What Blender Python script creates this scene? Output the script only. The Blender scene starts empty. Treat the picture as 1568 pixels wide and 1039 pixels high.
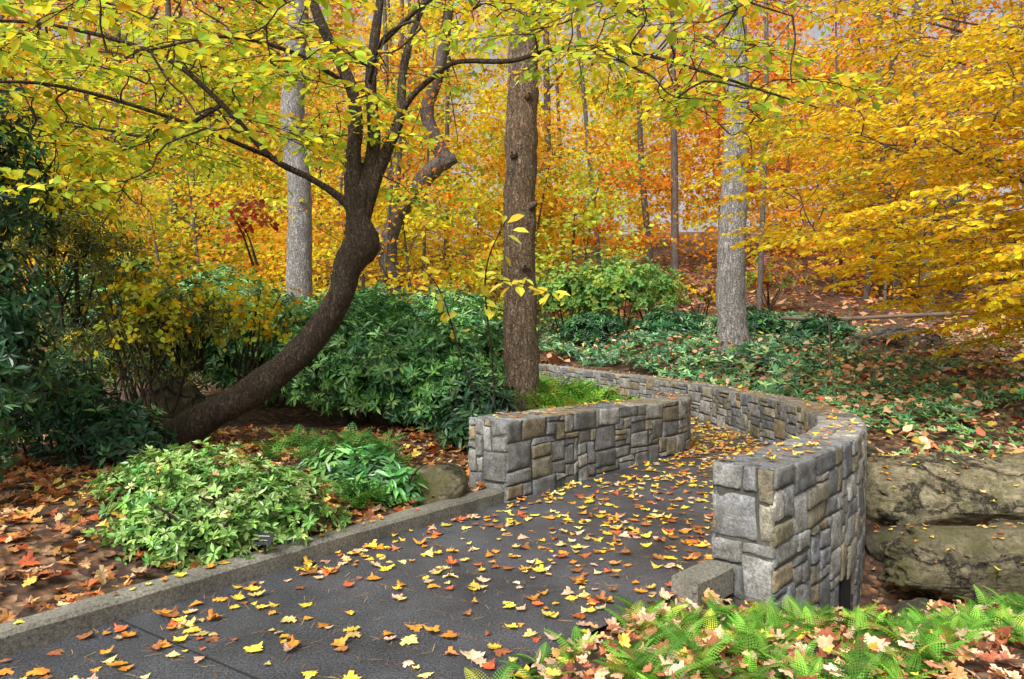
import bpy, math, numpy as np
from mathutils import Vector
rng = np.random.default_rng(11)
U = rng.uniform
R_ = math.radians

# ------------------------------------------------------------------ helpers
def ss(a, b, x):
    t = np.clip((np.asarray(x, float) - a) / (b - a), 0, 1)
    return t * t * (3 - 2 * t)

def nz(p, s=1.0, seed=0.0):
    x, y, z = p[..., 0] * s + seed, p[..., 1] * s + seed * 1.7, p[..., 2] * s - seed
    return (np.sin(1.7 * x + 2.3 * np.sin(.9 * y + .4 * z)) + np.sin(2.1 * y + 1.9 * np.sin(1.1 * z + .7 * x)) +
            np.sin(1.9 * z + 2.1 * np.sin(1.3 * x - .6 * y))) / 3.0

def unit(v):
    return v / (np.linalg.norm(v, axis=-1, keepdims=True) + 1e-9)

class Bd:
    def __init__(s):
        s.v = []; s.idx = []; s.sz = []; s.c = []; s.k = 0
    def add(s, V, F, C):
        V = np.asarray(V, float).reshape(-1, 3); F = np.asarray(F, int)
        C = np.broadcast_to(np.asarray(C, float), (len(V), 3))
        s.v.append(V); s.idx.append((F + s.k).ravel()); s.sz.append(np.full(len(F), F.shape[1]))
        s.c.append(C); s.k += len(V)
    def obj(s, name, mat, smooth=False, parent=None):
        V = np.concatenate(s.v); I = np.concatenate(s.idx); S = np.concatenate(s.sz); C = np.concatenate(s.c)
        me = bpy.data.meshes.new(name)
        me.vertices.add(len(V)); me.vertices.foreach_set('co', V.ravel().astype(np.float32))
        me.loops.add(len(I)); me.loops.foreach_set('vertex_index', I.astype(np.int32))
        me.polygons.add(len(S))
        st = np.concatenate([[0], np.cumsum(S)[:-1]])
        me.polygons.foreach_set('loop_start', st.astype(np.int32))
        me.polygons.foreach_set('use_smooth', np.full(len(S), smooth))
        a = me.attributes.new('Col', 'FLOAT_COLOR', 'POINT')
        a.data.foreach_set('color', np.concatenate([C, np.ones((len(C), 1))], 1).ravel().astype(np.float32))
        me.update(calc_edges=True)
        me.validate()
        me.materials.append(mat)
        o = bpy.data.objects.new(name, me)
        bpy.context.collection.objects.link(o)
        if parent is not None:
            o.parent = parent; o.location = -Vector(parent.location)
        return o

def group(name, loc=(0, 0, 0)):
    e = bpy.data.objects.new(name, None); e.location = loc; e.empty_display_size = .3
    bpy.context.collection.objects.link(e)
    return e

def spline(pts, n):
    P = np.asarray(pts, float); m = len(P)
    Q = np.vstack([2 * P[0] - P[1], P, 2 * P[-1] - P[-2]])
    out = []
    for i in range(m - 1):
        t = np.linspace(0, 1, 16, endpoint=(i == m - 2))[:, None]
        a, b, c, d = Q[i], Q[i + 1], Q[i + 2], Q[i + 3]
        out.append(.5 * ((2 * b) + (-a + c) * t + (2 * a - 5 * b + 4 * c - d) * t ** 2 + (-a + 3 * b - 3 * c + d) * t ** 3))
    O = np.vstack(out)
    s = np.concatenate([[0], np.cumsum(np.linalg.norm(np.diff(O[:, :3], axis=0), axis=1))])
    q = np.linspace(0, s[-1], n)
    return np.stack([np.interp(q, s, O[:, k]) for k in range(O.shape[1])], 1)

def tube(b, P, r, k=8, col=(.5, .5, .5), rough=0.0, rs=6.0):
    P = np.asarray(P, float); r = np.asarray(r, float); n = len(P)
    T = unit(np.gradient(P, axis=0))
    up = np.array([0, 1, 0.]) if abs(T[0][1]) < .8 else np.array([1, 0, 0.])
    X = np.zeros((n, 3)); x = unit(np.cross(up, T[0]))
    for i in range(n):
        x = unit(x - T[i] * np.dot(x, T[i])); X[i] = x
    Y = np.cross(T, X)
    a = np.linspace(0, 2 * math.pi, k, endpoint=False)
    ring = X[:, None] * np.cos(a)[None, :, None] + Y[:, None] * np.sin(a)[None, :, None]
    rr = np.repeat(r[:, None], k, 1)
    V = P[:, None] + ring * rr[..., None]
    if rough > 0:
        rr = rr * (1 + rough * nz(V, rs) + rough * .6 * nz(V, rs * 3.3, 4))
        V = P[:, None] + ring * rr[..., None]
    i = np.arange(n - 1)[:, None] * k; j = np.arange(k)[None]; j2 = (j + 1) % k
    F = np.stack([i + j, i + j2, i + k + j2, i + k + j], -1).reshape(-1, 4)
    b.add(V, F, col)

def t_oval(w=.28, fold=.08, droop=.12):
    v = np.array([[0, 0, 0], [w * .8, .25, fold * .8], [w, .58, fold - droop * .4], [0, 1, -droop], [-w, .58, fold - droop * .4], [-w * .8, .25, fold * .8]])
    return v, np.array([[0, 1, 2, 3], [0, 3, 4, 5]])
def t_dia(w=.34):
    v = np.array([[0, 0, 0], [w, .45, .06], [0, 1, -.08], [-w, .45, .06]])
    return v, np.array([[0, 1, 2, 3]])
def t_maple():
    pol = [(-90, .42), (-62, .62), (-40, .44), (-20, .78), (8, .86), (22, .5), (40, .7), (62, .62), (76, .72), (90, 1.0)]
    pts = []
    for a, r in pol: pts.append((math.cos(R_(a)) * r, math.sin(R_(a)) * r))
    full = pts + [(-x, y) for x, y in reversed(pts[1:-1])]
    v = [[0, 0, 0]] + [[x * .5, y * .5, (x * x + y * y) * .13 * (1 if i % 2 else .5)] for i, (x, y) in enumerate(full)]
    n = len(full)
    f = [[0, 1 + i, 1 + (i + 1) % n] for i in range(n)]
    v += [[.006, -.2, .02], [-.006, -.2, .02], [0, -.75, .1]]
    f.append([n + 1, n + 2, n + 3])
    return np.array(v), np.array(f)
OVAL = t_oval(); NARROW = t_oval(.17, .05, .15); WIDE = t_oval(.36, .07, .15); DIA = t_dia(); MAPLE = t_maple()

def put(b, tpl, P, Fw, N, s, C, warp=0.0):
    V, F = tpl; P = np.asarray(P, float); n = len(P)
    if n == 0: return
    Fw = unit(Fw); X = unit(np.cross(Fw, N)); Z = np.cross(X, Fw)
    s = np.broadcast_to(s, (n,))[:, None, None]
    L = np.repeat(V[None], n, 0).copy()
    if warp > 0:
        k = rng.normal(0, warp, (n, 1)); k2 = rng.normal(0, warp, (n, 1))
        L[..., 0] *= rng.uniform(.75, 1.15, (n, 1))
        L[..., 2] = L[..., 2] * rng.uniform(.0, 1.6, (n, 1)) + k * L[..., 0] ** 2 * 2 + k2 * L[..., 1] ** 2 + .8 * k * L[..., 0] * L[..., 1]
    W = P[:, None] + s * (L[..., :1] * X[:, None] + L[..., 1:2] * Fw[:, None] + L[..., 2:3] * Z[:, None])
    FF = (F[None] + (np.arange(n) * len(V))[:, None, None]).reshape(-1, F.shape[1])
    C = np.repeat(np.broadcast_to(C, (n, 3))[:, None], len(V), 1).reshape(-1, 3)
    b.add(W, FF, C)

def pal(cols, n, p=None, jit=.18):
    c = np.array(cols)[rng.choice(len(cols), n, p=p)]
    return np.clip(c * np.exp(rng.normal(0, jit, (n, 1))) * np.exp(rng.normal(0, .06, (n, 3))), 0, .95)

YEL = (.92, .66, .035); GOLD = (.90, .47, .02); ORA = (.78, .26, .02); RED = (.55, .10, .04)
YG = (.56, .66, .06); GRN = (.22, .40, .05); PALE = (.90, .70, .22); RUST = (.52, .22, .05)

# ------------------------------------------------------------------ materials
def newmat(name):
    m = bpy.data.materials.new(name); m.use_nodes = True
    nt = m.node_tree; nt.nodes.clear()
    return m, nt, nt.nodes, nt.links
def attr(N):
    a = N.new('ShaderNodeAttribute'); a.attribute_name = 'Col'; return a
def noise(N, L, scale, detail=6, vec=None, rough=.6):
    n = N.new('ShaderNodeTexNoise'); n.inputs['Scale'].default_value = scale; n.inputs['Detail'].default_value = detail
    n.inputs['Roughness'].default_value = rough
    if vec is not None: L.new(vec, n.inputs['Vector'])
    return n
def ramp(N, L, fac, stops):
    r = N.new('ShaderNodeValToRGB'); e = r.color_ramp.elements
    while len(e) < len(stops): e.new(.5)
    for i, (p, c) in enumerate(stops):
        e[i].position = p; e[i].color = (*c, 1)
    L.new(fac, r.inputs[0]); return r
def mix(N, L, mode, fac, a, b):
    m = N.new('ShaderNodeMix'); m.data_type = 'RGBA'; m.blend_type = mode
    if isinstance(fac, (int, float)): m.inputs[0].default_value = fac
    else: L.new(fac, m.inputs[0])
    for i, s in ((6, a), (7, b)):
        if isinstance(s, tuple): m.inputs[i].default_value = (*s, 1)
        else: L.new(s, m.inputs[i])
    return m.outputs[2]

def leafmat(name, trans=.4, rough=.5, spec=.3, mott=True):
    m, nt, N, L = newmat(name)
    a = attr(N); c = a.outputs['Color']
    if mott:
        tc = N.new('ShaderNodeTexCoord')
        n = noise(N, L, 38, 2, tc.outputs['Object'])
        r = ramp(N, L, n.outputs[0], [(.3, (.74, .66, .56)), (.6, (1.06, 1.06, 1.05))])
        c = mix(N, L, 'MULTIPLY', 1.0, c, r.outputs[0])
    p = N.new('ShaderNodeBsdfPrincipled'); p.inputs['Roughness'].default_value = rough
    p.inputs['Specular IOR Level'].default_value = spec
    L.new(c, p.inputs['Base Color'])
    t = N.new('ShaderNodeBsdfTranslucent'); L.new(c, t.inputs['Color'])
    mx = N.new('ShaderNodeMixShader'); mx.inputs[0].default_value = trans
    L.new(p.outputs[0], mx.inputs[1]); L.new(t.outputs[0], mx.inputs[2])
    o = N.new('ShaderNodeOutputMaterial'); L.new(mx.outputs[0], o.inputs[0])
    return m
M_leaf = leafmat('autumn_leaf', .5, .6, .12, False)
M_green = leafmat('evergreen_leaf', .15, .32, .5, False)
M_fern = leafmat('fern_leaf', .35, .6, .2, False)
M_litter = leafmat('fallen_leaf', .12, .6, .25)

def barkmat(name, c1, c2, c3, sc=1.0, bump=.6):
    m, nt, N, L = newmat(name)
    tc = N.new('ShaderNodeTexCoord'); mp = N.new('ShaderNodeMapping'); mp.inputs['Scale'].default_value = (1, 1, .16)
    L.new(tc.outputs['Object'], mp.inputs[0])
    n = noise(N, L, 30 * sc, 9, mp.outputs[0], .75); n2 = noise(N, L, 1.9, 7, tc.outputs['Object'], .7)
    nd = noise(N, L, 7, 5, tc.outputs['Object'])
    v = N.new('ShaderNodeTexVoronoi'); v.feature = 'DISTANCE_TO_EDGE'; v.inputs['Scale'].default_value = 24 * sc
    nw = mix(N, L, 'ADD', .22, mp.outputs[0], nd.outputs['Color']); L.new(nw, v.inputs['Vector'])
    r = ramp(N, L, n.outputs[0], [(.40, c1), (.60, c2)])
    r2 = ramp(N, L, n2.outputs[0], [(.42, (0, 0, 0)), (.60, (.8, .8, .8))])
    c = mix(N, L, 'MIX', r2.outputs[0], r.outputs[0], c3)
    rv = ramp(N, L, v.outputs['Distance'], [(0, (.34, .32, .30)), (.22, (1, 1, 1))])
    c = mix(N, L, 'MULTIPLY', .7, c, rv.outputs[0])
    n3 = noise(N, L, 38, 6, tc.outputs['Object'], .8); r3 = ramp(N, L, n3.outputs[0], [(.36, (.45, .45, .45)), (.64, (1.4, 1.4, 1.4))])
    c = mix(N, L, 'MULTIPLY', 1., c, r3.outputs[0])
    p = N.new('ShaderNodeBsdfPrincipled'); p.inputs['Roughness'].default_value = .9; L.new(c, p.inputs['Base Color'])
    h = N.new('ShaderNodeMath'); h.operation = 'ADD'; L.new(n.outputs[0], h.inputs[0]); L.new(rv.outputs[0], h.inputs[1])
    b = N.new('ShaderNodeBump'); b.inputs['Strength'].default_value = bump; b.inputs['Distance'].default_value = .035
    L.new(h.outputs[0], b.inputs['Height']); L.new(b.outputs[0], p.inputs['Normal'])
    o = N.new('ShaderNodeOutputMaterial'); L.new(p.outputs[0], o.inputs[0])
    return m
M_bark_lean = barkmat('bark_leaning', (.04, .027, .018), (.21, .14, .09), (.12, .085, .055), 1.2, 1.0)
M_bark_mid = barkmat('bark_center', (.14, .10, .065), (.50, .37, .25), (.32, .20, .115), .9, 1.0)
M_bark_grey = barkmat('bark_grey', (.26, .25, .24), (.58, .55, .52), (.38, .36, .33), .8, .8)
M_bark_far = barkmat('bark_far', (.08, .066, .055), (.24, .20, .17), (.16, .135, .115), .6, .3)

def stonemat(name, moss=.55, mc=(.13, .115, .06), contrast=1.0, cracks=False):
    m, nt, N, L = newmat(name)
    a = attr(N); tc = N.new('ShaderNodeTexCoord')
    n = noise(N, L, 60 if not cracks else 26, 8, tc.outputs['Object'], .75); n2 = noise(N, L, 9 if not cracks else 5, 7, tc.outputs['Object'], .68)
    n3 = noise(N, L, 3.2 if not cracks else 2.2, 8, tc.outputs['Object'], .75)
    r = ramp(N, L, n.outputs[0], [(.30, (.30, .30, .31)), (.48, (.90, .90, .90)), (.68, (1.6, 1.6, 1.55))])
    c = mix(N, L, 'MULTIPLY', 1., a.outputs['Color'], r.outputs[0])
    r2 = ramp(N, L, n2.outputs[0], [(.38, (.5, .49, .46)), (.6, (1.15, 1.15, 1.15))])
    c = mix(N, L, 'MULTIPLY', 1., c, r2.outputs[0])
    r3 = ramp(N, L, n3.outputs[0], [(.48, (0, 0, 0)), (.58, (moss,) * 3)])
    c = mix(N, L, 'MIX', r3.outputs[0], c, mc)
    h = N.new('ShaderNodeMath'); h.operation = 'ADD'; L.new(n.outputs[0], h.inputs[0]); L.new(n2.outputs[0], h.inputs[1]); hh = h
    if cracks:
        mp = N.new('ShaderNodeMapping'); mp.inputs['Scale'].default_value = (.55, 1, 1.5); L.new(tc.outputs['Object'], mp.inputs[0])
        w = mix(N, L, 'ADD', .5, mp.outputs[0], n2.outputs['Color'])
        v = N.new('ShaderNodeTexVoronoi'); v.feature = 'DISTANCE_TO_EDGE'; v.inputs['Scale'].default_value = 1.7; L.new(w, v.inputs['Vector'])
        rc = ramp(N, L, v.outputs['Distance'], [(0, (.10, .09, .08)), (.03, (.75, .75, .75)), (.07, (1, 1, 1))])
        c = mix(N, L, 'MULTIPLY', .95, c, rc.outputs[0])
        hh = N.new('ShaderNodeMath'); hh.operation = 'MULTIPLY_ADD'; L.new(rc.outputs[0], hh.inputs[0]); hh.inputs[1].default_value = 1.2; L.new(h.outputs[0], hh.inputs[2])
    p = N.new('ShaderNodeBsdfPrincipled'); p.inputs['Roughness'].default_value = .82; L.new(c, p.inputs['Base Color'])
    b = N.new('ShaderNodeBump'); b.inputs['Strength'].default_value = min(1, .6 * contrast); b.inputs['Distance'].default_value = .022 * contrast
    L.new(hh.outputs[0], b.inputs['Height']); L.new(b.outputs[0], p.inputs['Normal'])
    o = N.new('ShaderNodeOutputMaterial'); L.new(p.outputs[0], o.inputs[0])
    return m
M_stone = stonemat('granite_stone', .3, (.17, .15, .09))
M_rock = stonemat('mossy_boulder_rock', .7, (.12, .12, .03), 2.6, True)

def simplemat(name, c1, c2, scale, rough=.85, bump=.3, dist=.01, lo=.32, hi=.68, patch=(.68, 1.2)):
    m, nt, N, L = newmat(name)
    tc = N.new('ShaderNodeTexCoord'); n = noise(N, L, scale, 4, tc.outputs['Object'], .8)
    r = ramp(N, L, n.outputs[0], [(lo, c1), (hi, c2)]); c = r.outputs[0]
    n2 = noise(N, L, 1.3, 7, tc.outputs['Object'], .65); r2 = ramp(N, L, n2.outputs[0], [(.35, (patch[0],) * 3), (.65, (patch[1],) * 3)])
    c = mix(N, L, 'MULTIPLY', 1., c, r2.outputs[0])
    p = N.new('ShaderNodeBsdfPrincipled'); p.inputs['Roughness'].default_value = rough; L.new(c, p.inputs['Base Color'])
    b = N.new('ShaderNodeBump'); b.inputs['Strength'].default_value = bump; b.inputs['Distance'].default_value = dist
    L.new(n.outputs[0], b.inputs['Height']); L.new(b.outputs[0], p.inputs['Normal'])
    o = N.new('ShaderNodeOutputMaterial'); L.new(p.outputs[0], o.inputs[0])
    return m
M_asph = simplemat('asphalt', (.018, .020, .026), (.19, .20, .225), 80, .45, 1., .014, .38, .66, (.5, 1.25))
M_kerb = simplemat('kerb_concrete', (.10, .095, .075), (.34, .32, .26), 60, .9, .6, .01, .36, .64, (.5, 1.25))
M_mortar = simplemat('mortar', (.05, .048, .04), (.13, .125, .11), 40, .95, .4)
M_black = simplemat('black_label', (.008, .008, .010), (.012, .012, .014), 20, .8, .02)
M_white = simplemat('label_text', (.3, .3, .3), (.36, .36, .36), 20, .8, .02)
M_wood = simplemat('weathered_wood', (.10, .075, .055), (.24, .18, .13), 30, .9, .4)
M_culvert_shade = simplemat('culvert_painted_shade', (.006, .006, .005), (.012, .012, .01), 20, 1., .02)  # near-black colour painting the shade inside the culvert
M_joint = simplemat('joint_filler', (.012, .012, .013), (.02, .02, .02), 20, .9, .02)

def groundmat():
    m, nt, N, L = newmat('leaf_litter_ground')
    tc = N.new('ShaderNodeTexCoord')
    nd = noise(N, L, 9, 3, tc.outputs['Object']); w = mix(N, L, 'ADD', .05, tc.outputs['Object'], nd.outputs['Color'])
    v = N.new('ShaderNodeTexVoronoi'); v.inputs['Scale'].default_value = 15; L.new(w, v.inputs['Vector'])
    sp = N.new('ShaderNodeSeparateColor'); L.new(v.outputs['Color'], sp.inputs[0])
    r = ramp(N, L, sp.outputs[0], [(0, (.04, .024, .016)), (.35, (.11, .052, .026)), (.6, (.24, .11, .05)), (.8, (.36, .19, .10)), (1, (.45, .29, .17))])
    rd = ramp(N, L, v.outputs['Distance'], [(.2, (1, 1, 1)), (.75, (.3, .28, .26))])
    c = mix(N, L, 'MULTIPLY', .9, r.outputs[0], rd.outputs[0])
    n2 = noise(N, L, .8, 5, tc.outputs['Object']); r2 = ramp(N, L, n2.outputs[0], [(.40, (0, 0, 0)), (.6, (.75, .75, .75))])
    c = mix(N, L, 'MIX', r2.outputs[0], c, (.05, .034, .022))
    p = N.new('ShaderNodeBsdfPrincipled'); p.inputs['Roughness'].default_value = .9; L.new(c, p.inputs['Base Color'])
    b = N.new('ShaderNodeBump'); b.inputs['Strength'].default_value = .8; b.inputs['Distance'].default_value = .03
    L.new(v.outputs['Distance'], b.inputs['Height']); L.new(b.outputs[0], p.inputs['Normal'])
    o = N.new('ShaderNodeOutputMaterial'); L.new(p.outputs[0], o.inputs[0])
    return m
M_ground = groundmat()

# ------------------------------------------------------------------ path outline & terrain
Lp = [(-6.6, -2.2), (-4.25, 1.0), (-2.45, 3.35), (-1.27, 4.87), (-.05, 6.35), (1.1, 7.72), (2.0, 8.72), (2.33, 9.7), (2.1, 11.3), (1.4, 13.4), (.3, 16), (-1, 18.6), (-3.2, 21.8)]
Rp = [(-5, -3.5), (-2.6, 0), (-1.0, 2.0), (0.1, 3.35), (1.27, 4.5), (2.08, 5.42), (2.75, 6.45), (3.17, 7.55), (3.37, 8.8), (3.3, 10.15), (2.88, 12.75), (1.77, 15.75), (.48, 19), (-1.6, 22.6)]
LS = spline(Lp, 140); RS = spline(Rp, 140)
POLY = np.vstack([LS, RS[::-1]])
def inside(x, y):
    c = np.zeros(x.shape, bool); n = len(POLY)
    for i in range(n):
        x1, y1 = POLY[i]; x2, y2 = POLY[(i + 1) % n]
        if y1 == y2: continue
        t = ((y1 > y) != (y2 > y)) & (x < (x2 - x1) * (y - y1) / (y2 - y1) + x1)
        c ^= t
    return c
def dist(S, x, y):
    d = np.full(x.shape, 1e9)
    for i in range(len(S) - 1):
        a = S[i]; b = S[i + 1] - S[i]
        t = np.clip(((x - a[0]) * b[0] + (y - a[1]) * b[1]) / (b @ b), 0, 1)
        d = np.minimum(d, (x - a[0] - t * b[0]) ** 2 + (y - a[1] - t * b[1]) ** 2)
    return np.sqrt(d)
def H(x, y, full=False):
    x = np.asarray(x, float); y = np.asarray(y, float)
    ins = inside(x, y); dl = dist(LS, x, y); dr = dist(RS, x, y)
    hill = .15 * np.logaddexp(0, (np.minimum(y, 110) - 21) / 2.5) * 2.5 + .02 * np.maximum(y - 110, 0)
    p3 = np.stack([x, y, 0 * x], -1)
    bump = .05 * nz(p3, .9) + .02 * nz(p3, 3.1, 2)
    far = ss(20, 40, y) * .6 * nz(p3, .12, 3)
    zl = .07 + .22 * ss(.2, 1.6, dl) + .55 * ss(12, 20, y) + bump * ss(.25, .8, dl) + .04 * np.maximum(-x - 6, 0)
    zr = -.12 + .59 * ss(6.5, 9.5, y) + .4 * ss(9.5, 16, y) + .05 * np.maximum(x - 5, 0) + bump
    zr = zr - .35 * ss(9, 12, y) * (1 - ss(.5, 2.0, dr))
    zr = zr - .60 * np.exp(-((y - (5.45 - .05 * (x - 2.6))) / 1.05) ** 4) * (1 - ss(8, 11, x))
    near = .0 + .06 * ss(.1, .8, dr) + bump * .5 - .20 * ss(3.1, 4.1, y) * ss(.1, .6, dr)
    k = ss(3.95, 4.6, y - .10 * (x - 1.8))
    zr = near * (1 - k) + zr * k
    side = dl < dr
    z = np.where(side, zl, zr) + hill + far
    edge = np.where(side, dl < .08, dr < .12)
    z = np.where(ins | edge, -.05, z)
    return z
xs = np.concatenate([-np.geomspace(8, 220, 26)[::-1], np.arange(-7.9, 11, .11), np.geomspace(11.2, 220, 26)])
ys = np.concatenate([-np.geomspace(1, 120, 16)[::-1], np.arange(-.9, 24, .11), np.geomspace(24.2, 260, 50)])
GX, GY = np.meshgrid(xs, ys)
GZ = H(GX.ravel(), GY.ravel()).reshape(GX.shape)
b = Bd(); ny, nx = GX.shape
i = np.arange(ny - 1)[:, None] * nx + np.arange(nx - 1)[None]
b.add(np.stack([GX, GY, GZ], -1), np.stack([i, i + 1, i + nx + 1, i + nx], -1).reshape(-1, 4), (.2, .2, .2))
b.obj('ground', M_ground, True)

b = Bd(); m = 9
tt = np.linspace(0, 1, m)[None, :, None]
V = LS[:, None] * (1 - tt) + RS[:, None] * tt
V = np.concatenate([V, np.zeros(V.shape[:2] + (1,))], -1)
i = np.arange(139)[:, None] * m + np.arange(m - 1)[None]
b.add(V, np.stack([i, i + 1, i + m + 1, i + m], -1).reshape(-1, 4), (.1, .1, .1))
b.obj('asphalt_path', M_asph, True)
def strip(name, a, c, w, z, mat):
    a = np.array(a); c = np.array(c); d = unit(c - a); n = np.array([-d[1], d[0]]) * w / 2
    b = Bd(); P = [a - n, c - n, c + n, a + n]
    b.add([[p[0], p[1], z] for p in P], [[0, 1, 2, 3]], (.1, .1, .1)); b.obj(name, mat)
strip('expansion_joint', (-2.13, 3.83), (-.45, 2.72), .012, .004, M_joint)

def kerb(name, S, side, w=.17, h=.115):
    T = unit(np.gradient(S, axis=0)); Nn = np.stack([-T[:, 1], T[:, 0]], 1) * side
    prof = [(0, -.06), (0, h - .02), (.02, h), (w - .02, h), (w, h - .02), (w, -.06)]
    V = np.stack([np.concatenate([S + Nn * o, np.full((len(S), 1), z)], 1) for o, z in prof], 1)
    V = V + .006 * nz(V, 9)[..., None]
    k = len(prof); i = np.arange(len(S) - 1)[:, None] * k + np.arange(k - 1)[None]
    b = Bd(); b.add(V, np.stack([i, i + 1, i + k + 1, i + k], -1).reshape(-1, 4), (.2, .2, .2))
    b.add(V[-1], [[0, 1, 2, 3, 4, 5]], (.2, .2, .2)); b.add(V[0], [[5, 4, 3, 2, 1, 0]], (.2, .2, .2))
    b.obj(name, M_kerb)
kl = spline(Lp[:5], 120); kerb('concrete_kerb', kl, 1)
kr = spline([(.94, 4.2), (1.08, 4.33), (1.22, 4.48)], 16); kerb('concrete_kerb.001', kr, -1, .18, .12)

# ------------------------------------------------------------------ stone walls
STC = [(.35, .35, .35), (.28, .285, .295), (.42, .41, .39), (.22, .23, .25), (.37, .34, .26), (.29, .25, .17), (.46, .44, .40), (.20, .205, .21), (.38, .30, .19), (.32, .32, .32), (.39, .385, .37), (.25, .255, .265)]
def panel(b, mapf, Lu, Lv, cu=.075, cv=.06, maxw=5, maxh=3, skip=None, depth=.014, ext=.010, jit=1.0):
    nu = max(1, int(round((Lu + 2 * ext) / cu))); nv = max(1, int(round(Lv / cv)))
    cu = (Lu + 2 * ext) / nu; cv = Lv / nv
    occ = np.zeros((nv, nu), bool)
    a = np.array([0, .025, .07, .25, .5, .75, .93, .975, 1.]); na = len(a)
    A, Bq = np.meshgrid(a, a)
    edge = np.minimum(np.minimum(A, 1 - A), np.minimum(Bq, 1 - Bq))
    for r in range(nv):
        for c in range(nu):
            if occ[r, c]: continue
            h = int(rng.choice([1, 2, 3, 4], p=[.22, .43, .25, .10])); h = min(h, maxh)
            w = int(rng.integers(max(1, h - 1), maxw + 1)) if h > 1 else int(rng.integers(2, maxw + 1))
            h = min(h, nv - r)
            ww = 0
            while ww < w and c + ww < nu and not occ[r, c + ww]: ww += 1
            w = ww
            while h > 1 and occ[r:r + h, c:c + w].any(): h -= 1
            if nv - (r + h) == 1 and nv > 3 and rng.random() < .7: h += 1
            occ[r:r + h, c:c + w] = True
            u0, u1, v0, v1 = c * cu, (c + w) * cu, r * cv, (r + h) * cv
            if skip is not None and skip((u0 + u1) / 2, (v0 + v1) / 2): continue
            def jn(u, v):
                f = 1.0 if 0.01 < v < Lv - .01 else 0.0
                g_ = 1.0 if 0.01 < u < Lu + 2 * ext - .01 else 0.0
                k1 = math.sin(u * 41 + v * 67) * .011 * g_ * jit; k2 = math.sin(u * 57 - v * 49) * .009 * f * jit
                return np.array([u + k1, v + k2])
            c00, c10, c11, c01 = jn(u0, v0), jn(u1, v0), jn(u1, v1), jn(u0, v1)
            cen = (c00 + c10 + c11 + c01) / 4; g = U(.0035, .0065)
            cs = [p + np.sign(cen - p) * g * U(.7, 1.6) for p in (c00, c10, c11, c01)]
            uv = (cs[0][None, None] * ((1 - A) * (1 - Bq))[..., None] + cs[1][None, None] * (A * (1 - Bq))[..., None] +
                  cs[2][None, None] * (A * Bq)[..., None] + cs[3][None, None] * ((1 - A) * Bq)[..., None])
            wob = .0028 * np.sin(uv[..., 0] * 90 + r) + .0025 * np.sin(uv[..., 1] * 120 + c)
            uv = uv + (wob * (edge < .1))[..., None]
            q = np.stack([uv[..., 0], uv[..., 1], np.full(uv.shape[:2], U(0, 30))], -1)
            prof = np.where(edge < .01, -1.3, np.where(edge < .04, .5, np.where(edge < .12, .95, 1.0)))
            d = depth * prof + (edge > .02) * (U(-.007, .009) + .004 * nz(q, 14) + .004 * nz(q, 41) + (A - .5) * U(-.009, .009) + (Bq - .5) * U(-.009, .009)) * (.3 + .7 * jit)
            V = mapf(uv[..., 0] - ext, uv[..., 1], d)
            ii = np.arange(na - 1)[:, None] * na + np.arange(na - 1)[None]
            col = np.array(STC[rng.integers(len(STC))]) * U(.75, 1.2)
            b.add(V, np.stack([ii, ii + 1, ii + na + 1, ii + na], -1).reshape(-1, 4), col)

def lin(S):
    s = np.concatenate([[0], np.cumsum(np.linalg.norm(np.diff(S, axis=0), axis=1))])
    def f(u):
        u = np.asarray(u, float); x = np.stack([np.interp(u, s, S[:, k]) for k in (0, 1)], -1)
        t0 = unit(S[1] - S[0]); t1 = unit(S[-1] - S[-2])
        x = x + np.where(u < 0, u, 0)[..., None] * t0 + np.where(u > s[-1], u - s[-1], 0)[..., None] * t1
        e = .02; 
        a = np.stack([np.interp(u - e, s, S[:, k]) for k in (0, 1)], -1); c = np.stack([np.interp(u + e, s, S[:, k]) for k in (0, 1)], -1)
        return x, unit(c - a)
    return f, s[-1]

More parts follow.
